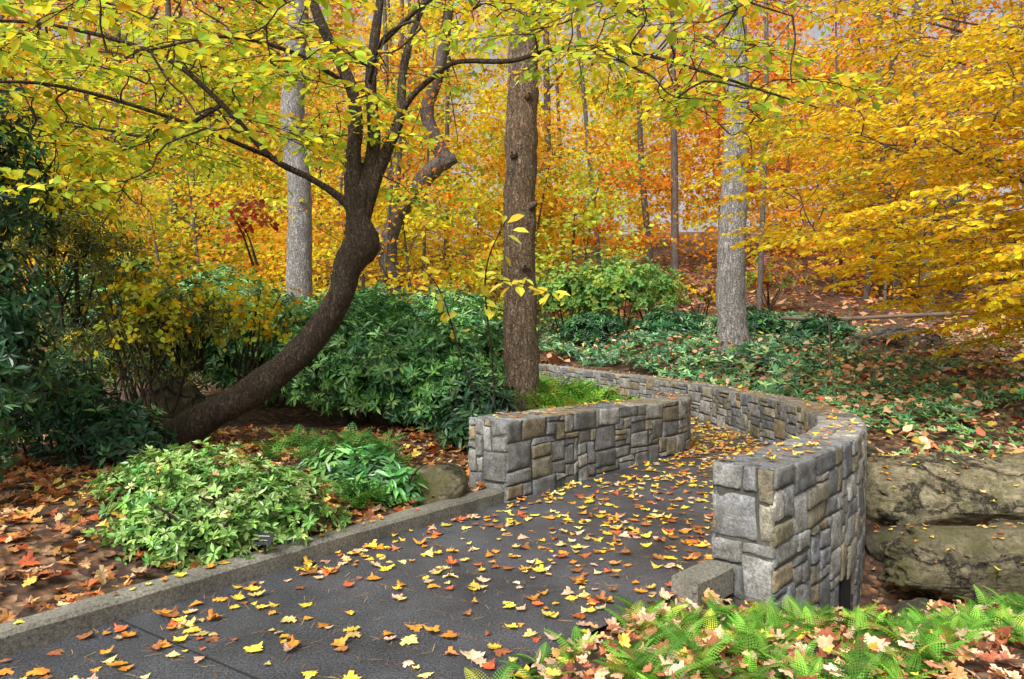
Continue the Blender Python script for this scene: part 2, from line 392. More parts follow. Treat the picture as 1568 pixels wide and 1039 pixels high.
def stone_wall(name, F, thick, side, hf, zf=-.05, zb=-.05, loc=(0, 0, 0), skip=None, cu=.075):
    e = group(name, loc); b = Bd()
    T = unit(np.gradient(F, axis=0)); Nn = np.stack([-T[:, 1], T[:, 0]], 1) * side
    G = F + Nn * thick
    fF, LF = lin(F); fG, LG = lin(G)
    def hz(t): return hf(np.clip(t, 0, 1))
    hm = float(hf(np.array(0.3)))
    def mF(u, v, d):
        p, t = fF(u); n = -np.stack([-t[..., 1], t[..., 0]], -1) * side
        z = zf + v / (hm - zf) * (hz(u / LF) - zf)
        return np.concatenate([p + n * d[..., None], z[..., None]], -1)
    def mG(u, v, d):
        p, t = fG(u); n = np.stack([-t[..., 1], t[..., 0]], -1) * side
        z = zb + v / (hm - zb) * (hz(u / LG) - zb)
        return np.concatenate([p + n * d[..., None], z[..., None]], -1)
    panel(b, mF, LF, hm - zf, cu=cu, maxh=4); panel(b, mG, LG, hm - zb, cu=cu, skip=skip, maxh=4)
    def mT(u, v, d):
        p, t = fF(u)
        p2, _ = fG(u * LG / LF); w = ((v - .012) / (thick))[..., None]
        return np.concatenate([p * (1 - w) + p2 * w, (hz(u / LF) + d * .5 - .002)[..., None]], -1)
    panel(b, mT, LF, thick + .024, cu=.13, cv=(thick + .024) / 2.001, maxw=5, maxh=2, depth=.012, ext=.014, jit=.6)
    for en in (0, -1):
        a = F[en]; c = G[en]; dr = unit(c - a); n = (T[en] * (-1 if en == 0 else 1)); h1 = float(hz(0. if en == 0 else 1.))
        zz = zf if en else min(zf, -.12)
        def mE(u, v, d, a=a, dr=dr, n=n, h1=h1, zz=zz):
            p = a + u[..., None] * dr + n * d[..., None]
            return np.concatenate([p, (zz + v / (hm - zf) * (h1 - zz))[..., None]], -1)
        panel(b, mE, thick, hm - zf, cu=.095, maxw=3, maxh=4, ext=.012)
    b.obj('stones', M_stone, True, e)
    c = Bd(); n = len(F); hh = hz(np.linspace(0, 1, n)); s = .004
    Fi = F + Nn * s; Gi = G - Nn * s
    z0 = min(zf, zb) - .1
    col = lambda P, z: np.concatenate([P, np.broadcast_to(z, (n,))[:, None]], 1)
    V = np.stack([col(Fi, z0), col(Fi, hh - .008), col(Gi, hh - .008), col(Gi, z0)], 1)
    i = np.arange(n - 1)[:, None] * 4 + np.arange(3)[None]
    c.add(V, np.stack([i, i + 1, i + 5, i + 4], -1).reshape(-1, 4), (.1, .1, .1))
    c.add(V[0], [[3, 2, 1, 0]], (.1, .1, .1)); c.add(V[-1], [[0, 1, 2, 3]], (.1, .1, .1))
    c.obj('mortar_core', M_mortar, False, e)
    return e, F, G, hz

FL = spline([(-.05, 6.33), (.6, 7.12), (1.15, 7.75), (1.7, 8.35), (2.08, 8.78), (2.28, 9.2), (2.32, 9.6)], 60)
wallL = stone_wall('stone_wall', FL, .44, 1, lambda t: .72 - .09 * np.asarray(t) + 0 * np.asarray(t), -.05, .05, (1, 7.8, 0), cu=.075)
FR = spline([(1.27, 4.5), (2.08, 5.42), (2.75, 6.45), (3.17, 7.55), (3.37, 8.8), (3.3, 10.15), (2.88, 12.75), (1.77, 15.75), (.48, 19), (-1.6, 22.6)], 200)
hR = lambda t: np.interp(np.asarray(t, float), [0, .1, .25, .45, 1], [.73, .69, .61, .53, .50])
UA = 1.45
wallR = stone_wall('stone_wall.001', FR, .38, -1, hR, -.05, -.75, (3, 8, 0), skip=lambda u, v: (abs(u - UA) < .19 and v < .44) or u > 6.5, cu=.078)
G = wallR[2]; fG, LG = lin(G)
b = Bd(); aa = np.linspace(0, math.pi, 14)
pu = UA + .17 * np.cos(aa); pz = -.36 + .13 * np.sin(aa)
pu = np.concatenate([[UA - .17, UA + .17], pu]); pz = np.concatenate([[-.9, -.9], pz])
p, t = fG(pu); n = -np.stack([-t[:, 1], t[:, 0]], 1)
b.add(np.concatenate([p + n * .006, pz[:, None]], 1), [list(range(len(pu)))], (.01,) * 3); b.obj('culvert_shade_patch', M_culvert_shade, parent=wallR[0])  # flat arch-shaped patch, shade painted in place of a recessed culvert

# ------------------------------------------------------------------ rocks
def rock(name, loc, s, rot=0, seed=0, col=(.22, .19, .13)):
    rg = np.random.default_rng(seed)
    import bmesh
    bm = bmesh.new(); bmesh.ops.create_icosphere(bm, subdivisions=6, radius=1)
    V = np.array([v.co[:] for v in bm.verts]); F = np.array([[v.index for v in f.verts] for f in bm.faces]); bm.free()
    pn = unit(rg.normal(0, 1, (13, 3))); pd = rg.uniform(.62, .95, 13)
    dt = V @ pn.T
    q = np.where(dt > .05, pd / np.maximum(dt, .05), 9)
    r = -np.log(np.exp(-40 * np.minimum(q, 3)).sum(1)) / 40
    r = np.minimum(r, 1.15)
    V = V * r[:, None]
    W = V * np.array(s) / .4
    V = V * (1 + .07 * nz(W, 1.3, seed) + .05 * nz(W, 3, seed) + .03 * nz(W, 7) + .018 * nz(W, 17) - .09 * np.maximum(0, nz(W, 2.2, seed + 2) - .45))[:, None]
    V = V * np.array(s); c, sn = math.cos(rot), math.sin(rot)
    V = np.stack([V[:, 0] * c - V[:, 1] * sn, V[:, 0] * sn + V[:, 1] * c, V[:, 2]], 1) + np.array(loc)
    b = Bd(); b.add(V, F, col); return b.obj(name, M_rock, True)
rock('boulder', (5.05, 7.0, -.10), (1.9, .75, .43), -.02, 33, (.40, .34, .21))
rock('boulder.001', (4.75, 5.75, -.42), (1.9, .55, .36), .04, 5, (.26, .22, .13))
rock('boulder.002', (3.75, 7.75, .06), (.36, .36, .30), .4, 8, (.16, .14, .10))
rock('boulder.003', (-.66, 6.2, .14), (.24, .23, .23), 0, 9, (.20, .17, .10))
rock('boulder.004', (8.0, 14.6, .95), (1.2, .7, .5), 0, 12, (.34, .29, .23))
rock('boulder.005', (3.4, 6.4, -.42), (.32, .3, .24), 1, 14, (.13, .11, .08))
rock('boulder.006', (6.5, 8.6, .3), (.7, .5, .35), 1, 17, (.20, .18, .12))
rock('boulder.007', (-4.2, 8.9, .6), (.35, .3, .3), 1, 19, (.25, .22, .15))
rock('boulder.008', (3.55, 7.2, -.12), (.36, .3, .3), 1, 21, (.16, .14, .10))
rock('boulder.009', (3.0, 5.0, -.62), (.4, .3, .22), 1, 24, (.12, .11, .07))

# ------------------------------------------------------------------ trees
def spray(bt, bl, o, d, length, size, cols, tpl=OVAL, nside=7, per=5, droop=.15, fl=.35):
    d = unit(np.array([d[0], d[1], d[2]])); lat = unit(np.cross(d, [0, 0, 1.])); 
    n = 6; t = np.linspace(0, 1, n)
    P = o + d * (t * length)[:, None] + np.array([0, 0, -droop * length]) * (t ** 2)[:, None] + lat * (.08 * length * np.sin(t * 3))[:, None]
    tube(bt, P, np.linspace(.006, .002, n), 3, (.1, .1, .1))
    pos = []; fw = []
    for k in range(nside):
        u = (k + .6) / nside; a = np.array([np.interp(u, t, P[:, q]) for q in range(3)])
        for sg in (-1, 1):
            if rng.random() < .12: continue
            sl = length * (.5 - .3 * u) * U(.6, 1.2)
            dd = unit(d * .8 + lat * sg * 1.0 + np.array([0, 0, U(-.25, .15)]))
            q = np.linspace(.2, 1, per)
            pp = a + dd * (q * sl)[:, None] + np.array([0, 0, -.1 * sl]) * (q ** 2)[:, None]
            tube(bt, np.vstack([a, pp[-1]]), [.003, .0015], 3, (.1, .1, .1))
            for j in range(per):
                s2 = 1 if j % 2 else -1
                pos.append(pp[j]); fw.append(dd * .8 + np.cross(dd, [0, 0, 1.]) * s2 * .8 + np.array([0, 0, -.25]))
    pos = np.array(pos); fw = np.array(fw); m = len(pos)
    N = np.tile([0, -.25, 1.], (m, 1)) + rng.normal(0, fl, (m, 3)); fw = fw + rng.normal(0, .25, (m, 3))
    put(bl, tpl, pos, fw, N, size * U(.6, 1.2, m), cols(m))
    return P

def grow(bt, LP, o, dmax, r0=.012):
    dd = np.linalg.norm(LP - o, axis=1); k = dd.argmin()
    if dd[k] > dmax: return None, LP
    q = LP[k]; w = rng.normal(0, .08, 3) * dd[k]
    C = spline([q, q * .6 + o * .4 + w, q * .25 + o * .75 - w * .5, o], 8)
    tube(bt, C, np.linspace(r0, .005, 8), 5, (.1,) * 3)
    return q, np.vstack([LP, C[3:]])

def limb(b, pts, rad, n=24, k=12, rough=.10):
    A = spline(np.array([list(p) + [r] for p, r in zip(pts, rad)]), n)
    tube(b, A[:, :3], A[:, 3], k, (.1, .1, .1), rough)
    return A[:, :3]

# 1) leaning tree
tr = group('leaning_tree', (-3.9, 7.5, 0)); bt = Bd(); bl = Bd(); limbs = []
limbs.append(limb(bt, [(-4.4, 7.5, -.25), (-3.98, 7.5, .05), (-3.36, 7.5, .5), (-2.68, 7.5, .9), (-2.12, 7.5, 1.38), (-1.80, 7.5, 1.86), (-1.72, 7.5, 2.15), (-1.56, 7.5, 2.42), (-1.60, 7.5, 2.68), (-1.58, 7.5, 3.0), (-1.58, 7.5, 3.25)],
     [.25, .20, .165, .155, .145, .135, .14, .185, .13, .11, .04], 110, 22, .11))
limbs.append(limb(bt, [(-1.60, 7.5, 2.5), (-1.64, 7.46, 2.9), (-1.63, 7.42, 3.3), (-1.6, 7.4, 3.6), (-1.64, 7.35, 4.0), (-1.95, 7.2, 4.7), (-2.1, 7.2, 5.5), (-2.2, 7.2, 6.5)], [.10, .092, .08, .072, .062, .05, .038, .02], 50, 14))
limbs.append(limb(bt, [(-1.58, 7.5, 2.6), (-1.52, 7.52, 3.0), (-1.44, 7.55, 3.5), (-1.48, 7.6, 4.2), (-1.40, 7.7, 5), (-1.3, 7.8, 6)], [.10, .085, .068, .058, .045, .03], 42, 14))
limbs.append(limb(bt, [(-1.58, 7.5, 2.55), (-1.46, 7.52, 3.0), (-1.30, 7.55, 3.4), (-1.18, 7.6, 3.75), (-1.13, 7.7, 4.4), (-.85, 7.8, 5.3)], [.09, .075, .062, .052, .04, .025], 42, 14))
limbs.append(limb(bt, [(-1.62, 7.5, 2.65), (-1.75, 7.46, 2.86), (-2.05, 7.35, 3.06), (-2.4, 7.2, 3.24), (-2.8, 7, 3.7), (-3.3, 6.8, 4.1), (-4.2, 6.6, 4.3), (-5, 6.5, 4.3)], [.055, .042, .034, .03, .026, .022, .016, .01], 44, 10))
limbs.append(limb(bt, [(-1.24, 7.6, 3.65), (-1.05, 7.5, 3.92), (-.8, 7.35, 4.08), (-.55, 7.2, 4.18), (0, 7, 4.12), (.45, 6.9, 4.2), (1.15, 6.8, 4.12), (1.75, 6.7, 3.92), (2.3, 6.6, 3.7), (2.8, 6.6, 3.55)], [.042, .032, .028, .025, .023, .02, .017, .014, .010, .006], 50, 8))
limbs.append(limb(bt, [(-2.0, 7.25, 4.9), (-2.8, 6.8, 4.75), (-3.8, 6.2, 4.4), (-4.6, 5.6, 4.2)], [.035, .026, .018, .01]))
limbs.append(limb(bt, [(-2.4, 7.2, 3.24), (-3, 6.4, 3.4), (-3.7, 5.8, 3.5), (-4.2, 5.2, 3.3)], [.024, .018, .013, .008]))
limbs.append(limb(bt, [(-1.45, 7.7, 4.5), (-.6, 6.9, 4.75), (.5, 6.3, 4.55), (1.5, 5.9, 4.3), (2.2, 5.7, 4.0)], [.026, .02, .014, .010, .006]))
limbs.append(limb(bt, [(-1.64, 7.35, 4.0), (-2.0, 6.6, 4.05), (-2.2, 5.6, 3.8), (-2.4, 4.8, 3.4)], [.026, .02, .014, .008]))
limbs.append(limb(bt, [(-2.8, 7, 3.7), (-3.6, 7.4, 3.5), (-4.6, 7.8, 3.7), (-5.8, 8, 3.8)], [.024, .018, .012, .007]))
limbs.append(limb(bt, [(-1.5, 7.6, 4.1), (-1.2, 6.7, 4.2), (-.8, 5.8, 4.0), (-.6, 5.0, 3.6)], [.022, .016, .011, .007]))
LP = np.vstack(limbs[1:])
def c_lean(m): return pal([YG, YEL, (.36, .52, .05), (.80, .76, .06), (.85, .46, .04)], m, [.34, .26, .18, .18, .04])
cnt = 0; it = 0
while cnt < 300 and it < 60000:
    it += 1
    o = np.array([U(-6.4, 3.2), U(4.8, 9.4), U(2.5, 5.4)])
    px = o[0] / o[1]; pz = (o[2] - 1.6) / o[1]
    if px < -.12: low = .20 + .05 * math.sin(px * 13)
    elif px < .08: low = .37
    else: low = .33 - .35 * (px - .08)
    if px < -.5: low = .15
    if pz < low or pz > .52 or px < -.82 or px > .40: continue
    if -.28 < px < -.08 and rng.random() < .66: continue
    if px > -.06 and rng.random() < .3: continue
    q, LP = grow(bt, LP, o, .75, .009)
    if q is None: continue
    dr = unit(np.array([(o - q)[0], (o - q)[1], 0]) * 1.2 + rng.normal(0, .45, 3) * np.array([1, 1, .2]))
    spray(bt, bl, o, dr, U(.5, .95), .10, c_lean, WIDE, 6, 3, .2, .45); cnt += 1
bt.obj('trunk', M_bark_lean, True, tr); bl.obj('foliage', M_leaf, False, tr)

# 2) centre tree
tr = group('tulip_tree', (.14, 9.5, 0)); bt = Bd()
P = limb(bt, [(.12, 9.5, -.1), (.12, 9.5, .3), (.13, 9.5, .8), (.10, 9.5, 2), (.12, 9.5, 4), (.18, 9.5, 6), (.2, 9.5, 9), (.3, 9.6, 13)], [.34, .25, .235, .215, .205, .185, .15, .07], 140, 28, .09)
limb(bt, [(.18, 9.5, 5), (.6, 9.2, 5.8), (1.3, 9, 6.2), (2.4, 8.8, 6.4)], [.07, .05, .035, .01])
limb(bt, [(.18, 9.5, 5.6), (-.4, 9.4, 6.3), (-1.2, 9.3, 6.9)], [.06, .04, .01])
for z, sx in ((3.1, .19), (3.75, -.12), (2.3, .05), (4.5, .1)):
    tube(bt, [(.12 + sx * .6, 9.42, z), (.12 + sx * .9, 9.27, z + .01), (.12 + sx, 9.25, z + .02)], [.07, .05, .015], 10, (.1,) * 3, .2)
bl = Bd()
for k in range(16):
    o = np.array([.2 + rng.normal(0, 1.6), 9.5 + rng.normal(0, 1.2), U(6.4, 11)]); q = P[np.abs(P[:, 2] - o[2]).argmin()]
    tube(bt, spline([q, (q + o) / 2 + [0, 0, .2], o], 7), np.linspace(.03, .006, 7), 5, (.1,) * 3)
    spray(bt, bl, o, unit(o - q), 1.2, .14, c_lean, WIDE, 5, 3)
bt.obj('trunk', M_bark_mid, True, tr); bl.obj('foliage', M_leaf, False, tr)

def talltree(name, pts, rad, mat, z0, cols, nspray=16, seed=1, zmin=10):
    tr = group(name, pts[0]); bt = Bd(); bl = Bd()
    P = limb(bt, pts, rad, 120, 24, .05)
    for k in range(nspray):
        zz = U(zmin, P[-1, 2]); q = P[np.abs(P[:, 2] - zz).argmin()]
        a = U(0, 6.28); o = q + np.array([math.cos(a), math.sin(a), .5]) * U(1, 2.6)
        tube(bt, spline([q, (q + o) / 2 + [0, 0, .1], o], 7), np.linspace(.04, .01, 7), 5, (.1,) * 3)
        for j in range(3):
            spray(bt, bl, o + rng.normal(0, .3, 3), unit((o - q) * [1, 1, .2] + rng.normal(0, .6, 3)), 1.6, .17, cols, WIDE, 5, 3)
    bt.obj('trunk', mat, True, tr); bl.obj('foliage', M_leaf, False, tr)
c_yel = lambda m: pal([YEL, GOLD, YG, ORA], m, [.45, .3, .15, .1])
c_ora = lambda m: pal([GOLD, ORA, RED, YEL], m, [.3, .4, .1, .2])
talltree('grey_oak_tree', [(4.8, 15, .3), (4.72, 15, .8), (4.62, 15, 1.3), (4.56, 15, 2.4), (4.62, 15, 4.5), (4.66, 15, 6.5), (4.6, 15, 9), (4.7, 15, 15)], [.62, .42, .32, .29, .26, .23, .2, .08], M_bark_grey, 9, c_ora)
talltree('grey_oak_tree.001', [(-5.0, 17, .3), (-5.02, 17, 1.2), (-5.02, 17, 3), (-5.0, 17, 4.6), (-5.15, 17, 6.2), (-5.1, 17, 7.6), (-5.0, 17, 9.5), (-5.3, 17, 14)], [.42, .31, .29, .27, .27, .25, .2, .08], M_bark_grey, 9, c_yel)
tr = group('crooked_tree', (-3.25, 20, 1)); bt = Bd(); bl = Bd()
limb(bt, [(-3.2, 20, .6), (-3.3, 20, 2.2), (-3.45, 20, 3.6), (-3.2, 20, 4.5), (-2.7, 20, 5.2), (-2.15, 20, 5.85), (-1.55, 20, 6.15)], [.30, .25, .26, .22, .24, .24, .14], 70, 16, .13)
P = limb(bt, [(-1.75, 20, 5.95), (-2.1, 20, 6.6), (-2.35, 20, 7.4), (-2.0, 20, 8.6), (-1.75, 20, 10.2), (-1.5, 20, 13)], [.20, .22, .18, .16, .13, .06], 60, 12, .1)
limb(bt, [(-3.35, 20, 4.0), (-3.1, 19.8, 5.8), (-3.0, 19.6, 7.8), (-2.5, 19.6, 10)], [.08, .07, .06, .03])
for k in range(24):
    q = P[rng.integers(25, 60)]; o = q + rng.normal(0, 1.2, 3)
    tube(bt, np.vstack([q, o]), [.03, .01], 5, (.1,) * 3)
    spray(bt, bl, o, unit(rng.normal(0, 1, 3) * [1, 1, .3]), 1.6, .17, c_yel, WIDE, 5, 3)
bt.obj('trunk', M_bark_far, True, tr); bl.obj('foliage', M_leaf, False, tr)

# 6) golden beech on the right
tr = group('golden_beech_tree', (9, 10.5, 0)); bt = Bd(); bl = Bd(); limbs = []
limb(bt, [(9, 10.5, .2), (8.9, 10.4, 2), (8.7, 10.3, 4), (8.7, 10.2, 6), (8.6, 10.2, 9)], [.17, .15, .13, .1, .04], 40, 12)
for z0, x1, y1, z1 in [(1.8, 4.6, 9.2, 2.0), (2.2, 5.4, 10.8, 2.6), (2.6, 4.4, 10.2, 3.2), (3.1, 5.0, 8.8, 3.9), (3.5, 4.2, 10.8, 4.4), (4, 4.6, 9.4, 5.2), (4.6, 5.4, 10.2, 6.0), (5, 5.0, 11.2, 6.6), (1.7, 6.2, 8.4, 1.5), (2.8, 6.5, 7.8, 3.0), (3.8, 6.3, 7.6, 4.6), (5.5, 5.8, 9, 7)]:
    limbs.append(limb(bt, [(8.85, 10.4, z0), ((8.85 + x1) / 2 + U(-.3, .3), (10.4 + y1) / 2 + U(-.4, .4), (z0 + z1) / 2 + U(.0, .35)), (x1, y1, z1)], [.04, .022, .006], 30, 7)[8:])
LP = np.vstack(limbs)
c_be = lambda m: pal([(.94, .66, .025), (.93, .52, .02), (.93, .75, .05), (.84, .40, .03), (.60, .54, .05)], m, [.42, .26, .20, .06, .06], .15)
cnt = 0; it = 0
while cnt < 600 and it < 60000:
    it += 1
    o = np.array([U(3.2, 10.2), U(7, 12.5), U(1.2, 8.2)])
    px = o[0] / o[1]; pz = (o[2] - 1.6) / o[1]
    lo = .36 + .07 * math.sin(pz * 17 + 1) + (.14 * max(0, .1 - pz) / .1) + max(0, pz - .25) * .3
    if px < lo or px > .9 or pz > .52 or pz < -.02 - .05 * (px - .5): continue
    if rng.random() > .30 + 2.4 * (px - lo): continue
    if math.sin(o[2] * 4.6 + o[0] * .9 + .5 * o[1]) < -.1 and rng.random() < .82: continue
    q, LP = grow(bt, LP, o, .8, .009)
    if q is None: continue
    spray(bt, bl, o, unit(np.array([-1, U(-.9, .9), U(-.12, .1)])), U(.6, 1.2), .09, c_be, OVAL, 7, 5, .14, .5); cnt += 1
bt.obj('trunk', M_bark_far, True, tr); bl.obj('foliage', M_leaf, False, tr)

# 7) sapling with large pale leaves next to the left wall
tr = group('yellow_sapling', (-.1, 7.6, .3)); bt = Bd(); bl = Bd()
st = [limb(bt, [(-.15, 7.6, .2), (-.2, 7.2, 1.2), (-.25, 6.7, 2.0), (-.1, 6.3, 2.4), (.05, 6.1, 2.55)], [.013, .010, .008, .005, .003], 30, 6),
      limb(bt, [(-.15, 7.6, .2), (-.5, 7.3, 1.2), (-.7, 7.0, 1.9), (-.95, 6.8, 2.2)], [.012, .009, .007, .003], 30, 6),
      limb(bt, [(-.25, 6.7, 2.0), (.05, 6.4, 1.95), (.35, 6.3, 1.85)], [.006, .005, .002], 12, 5)]
for s_ in st:
    m = 20; ii = rng.integers(len(s_) * 4 // 7, len(s_), m)
    fw = rng.normal(0, 1, (m, 3)) * [1, .6, .4] + [0, 0, -.35]
    put(bl, t_oval(.27, .06, .2), s_[ii] + rng.normal(0, .05, (m, 3)) * [1.3, 1, .6], fw, np.tile([0, -.6, 1.], (m, 1)) + rng.normal(0, .3, (m, 3)), U(.08, .17, m), pal([(.92, .84, .12), (.90, .76, .08)], m, None, .08))
bt.obj('stems', M_bark_lean, True, tr); bl.obj('foliage', M_leaf, False, tr)

# ------------------------------------------------------------------ distant forest
def clumpleaves(bl, cen, rad, flat, m, size, colf):
    n = len(cen); P = np.repeat(cen, m, 0); D = rng.normal(0, .55, (n * m, 3)); D[:, 2] *= flat
    P = P + D * np.repeat(rad, m)[:, None]
    N = np.tile([0, -.75, .9], (len(P), 1)) + rng.normal(0, .5, (len(P), 3))
    put(bl, DIA, P, rng.normal(0, 1, (len(P), 3)) * [1, .7, .6], N, np.repeat(size, m) * U(.6, 1.25, len(P)), colf)

bt = Bd(); bl = Bd()
def treecol(x, y, z):
    a = x / y; r = rng.random()
    e = (z - 1.6) / y
    if a > .20 and e > .18: ps = [(ORA, .46), (RED, .14), (GOLD, .28), (RUST, .12)]
    elif a < -.24 and e > .05: ps = [(YG, .20), (YEL, .22), (ORA, .24), (RED, .14), (PALE, .12), (RUST, .08)]
    elif a < -.1: ps = [(YEL, .34), (YG, .20), (GOLD, .18), (ORA, .18), (GRN, .05), (RED, .05)]
    else: ps = [(YEL, .44), (GOLD, .22), (YG, .12), (ORA, .13), (RED, .03), (GRN, .06)]
    acc = 0
    for c, p in ps:
        acc += p
        if r < acc: return np.array(c)
    return np.array(YEL)
NT = 150
for k in range(NT):
    y = 26 + 50 * ((k + .5) / NT) ** 1.15; x = U(-.84, .88) * y; g = float(H(np.array([x]), np.array([y]))[0]); Ht = U(13, 25)
    lean = U(-.8, .8); r0 = U(.08, .19)
    if rng.random() < .35: limb(bt, [(x, y, g - .3), (x + lean * .3, y, g + Ht * .4), (x + lean, y, g + Ht)], [r0, r0 * .75, r0 * .2], 16, 8, .04)
    nc = 36; zz = g + 1.2 + Ht * rng.beta(1.4, 1.25, nc) * U(.9, 1.05); cr = 2.9
    cen = np.stack([x + rng.normal(0, cr, nc), y + rng.normal(0, cr, nc), np.maximum(zz, g + 1.2)], 1)
    base = treecol(x, y, g + Ht * .6); mm = 40
    ccl = np.repeat(np.array([base * .75 + .25 * treecol(*q) for q in cen]) * np.exp(rng.normal(0, .22, (nc, 1))), mm, 0)
    ccl = np.clip(ccl * np.exp(rng.normal(0, .18, (nc * mm, 1))), 0, .95)
    clumpleaves(bl, cen, U(.8, 1.8, nc), .45, mm, np.full(nc, .0068 * y), ccl)
for k in range(16):
    y = U(22, 40); x = U(-.75, .75) * y; g = float(H(np.array([x]), np.array([y]))[0]); r0 = U(.09, .24); l = U(-1.6, 1.6)
    Q = limb(bt, [(x, y, g - .3), (x + l * .5, y, g + 7), (x + l * .7 + U(-.3, .3), y, g + 14), (x + l, y, g + 24)], [r0, r0 * .8, r0 * .6, r0 * .4], 24, 8, .04)
    for j in range(4):
        q = Q[rng.integers(5, 18)]; s = rng.choice([-1, 1]); limb(bt, [q, q + [s * .8, 0, .9], q + [s * 1.8, U(-1, 1), 2.4]], [r0 * .35, r0 * .22, .01], 8, 5, 0)
e = group('distant_forest', (0, 45, 5))
bt.obj('trunks', M_bark_far, True, e); bl.obj('foliage', M_leaf, False, e)

bt = Bd(); bl = Bd()
for k in range(60):
    y = U(19, 32); x = U(-.75, .62) * y
    if x / y > .16 and x / y < .48 and y < 28: continue
    g = float(H(np.array([x]), np.array([y]))[0]); Ht = U(3.5, 9)
    l = U(-1, 1); Q = limb(bt, [(x, y, g - .2), (x + l * .4, y, g + Ht * .5), (x + l, y, g + Ht)], [.06, .045, .01], 14, 6, .05)
    nc = 28; q = Q[rng.integers(3, 14, nc)]
    cen = q + rng.normal(0, 1.3, (nc, 3)) * [1, 1, .45]
    for cc, qq in zip(cen, q): tube(bt, np.vstack([qq - [0, 0, .3], cc]), [.014, .004], 3, (.1,) * 3)
    base = np.array([YEL, GOLD, YEL, YG, (.86, .38, .03), (.42, .52, .06), ORA][rng.integers(7)]); mm = 46
    ccl = np.repeat(base * np.exp(rng.normal(0, .2, (nc, 1))), mm, 0); ccl = np.clip(ccl * np.exp(rng.normal(0, .18, (nc * mm, 1))), 0, .95)
    clumpleaves(bl, cen, U(.6, 1.1, nc), .35, mm, np.full(nc, .0075 * y), ccl)
e = group('understory_trees', (0, 25, 2))
bt.obj('trunks', M_bark_far, True, e); bl.obj('foliage', M_leaf, False, e)

# ------------------------------------------------------------------ shrubs
def bush(b, ell, n, per, ll, colf, tpl=NARROW, up=.35, tmin=.72, zmin=None, wj=.25):
    vol = np.array([(e[3] * e[4] + e[3] * e[5] + e[4] * e[5]) for e in ell]); k = rng.choice(len(ell), n, p=vol / vol.sum())
    E = np.array(ell)[k]; d = unit(rng.normal(0, 1, (n, 3))); d[:, 2] = np.where(d[:, 2] < -.3, -d[:, 2], d[:, 2])
    r = U(tmin, 1.05, n) * (1 + .16 * nz(d * 2.2 + E[:, :3], 1.7) + .09 * nz(d * 6 + E[:, :3], 1.7))
    P = E[:, :3] + d * E[:, 3:6] * r[:, None]
    n0 = unit(unit(d / E[:, 3:6]) + np.array([0, 0, up]) + rng.normal(0, wj, (n, 3)))
    t1 = unit(np.cross(n0, rng.normal(0, 1, (n, 3)))); t2 = np.cross(n0, t1)
    C = colf(n)
    C = C * np.exp(.25 * nz(P, 2.2))[:, None]
    for j in range(per):
        a = j * 2.4 + U(0, 1, n); f = t1 * np.cos(a)[:, None] + t2 * np.sin(a)[:, None]
        f = f + n0 * U(-.15, .75, n)[:, None]
        put(b, tpl, P + f * ll * .08, f, n0 * 1.0 + rng.normal(0, .2, (n, 3)), ll * U(.6, 1.2, n), np.clip(C * U(.8, 1.2, (n, 1)), 0, .9))
def stems(bt, c, h, n=10, sp=.6):
    for k in range(n):
        a = U(0, 6.28); o = np.array([c[0] + U(-.2, .2), c[1] + U(-.2, .2), c[2]]); t_ = o + np.array([math.cos(a) * sp * U(.5, 1.3), math.sin(a) * sp * U(.5, 1.3), h * U(.6, 1)])
        tube(bt, spline([o, (o + t_) / 2 + [0, 0, .1], t_], 8), np.linspace(.02, .006, 8), 5, (.1,) * 3)
def shrub(name, ell, n, per, ll, colf, mat=M_green, loc=None, st=1, **kw):
    loc = loc or (ell[0][0], ell[0][1], .2); e = group(name, loc); b = Bd(); bush(b, ell, n, per, ll, colf, **kw); b.obj('leaves', mat, False, e)
    bt = Bd()
    for q in ell[:6]: stems(bt, (q[0], q[1], max(q[2] - q[5], 0)), q[5] * 1.7, max(2, int(9 * st)), q[3] * .6)
    bt.obj('stems', M_bark_lean, True, e)

G1 = (.09, .25, .07); G2 = (.04, .14, .05); G3 = (.19, .39, .10); G4 = (.02, .07, .03)
c_rh = lambda m: pal([G1, G2, G3, (.16, .31, .11)], m, [.32, .24, .28, .16], .3)
c_dk = lambda m: pal([G4, G2, (.05, .12, .07), (.12, .23, .09)], m, [.38, .26, .18, .18], .25)
shrub('rhododendron_bush', [(-1.3, 8.9, .75, 1.1, .9, .85), (-.75, 8.5, .6, .7, .6, .6), (-2.1, 9.6, .9, 1.2, 1, .95)], 3900, 7, .11, c_rh, wj=.45, tmin=.65)
shrub('rhododendron_bush.001', [(-3.6, 11, 1.0, 1.3, 1, .9), (-2.4, 11.8, 1.15, 1.4, 1, .95), (-.8, 11.3, 1.0, .9, .8, .8)], 2900, 7, .13, c_rh, wj=.45, tmin=.65)
shrub('rhododendron_bush.002', [(-5.6, 11, 1.0, 1.4, 1, 1.0), (-4.6, 12.8, 1.1, 1.4, 1, 1.0)], 1700, 7, .14, c_rh, wj=.4)
shrub('rhododendron_bush.003', [(-.35, 7.75, .45, .42, .4, .5)], 480, 6, .12, c_dk)
def c_var(m): return pal([(.20, .37, .08), (.29, .47, .12), (.10, .24, .05), (.44, .56, .20)], m, [.32, .28, .27, .13], .22)
shrub('variegated_shrub', [(-2.35, 5.15, .28, .62, .5, .42), (-1.75, 5.05, .22, .5, .42, .36), (-2.1, 4.65, .15, .55, .35, .30)], 2000, 8, .060, c_var, tpl=t_oval(.2, .05, .12), up=.7, tmin=.5, wj=.5)
shrub('hellebore_plant', [(-1.15, 6.1, .18, .42, .3, .26), (-1.5, 6.4, .2, .35, .3, .28)], 200, 6, .14, c_rh, tpl=t_oval(.15, .04, .25), up=.9)
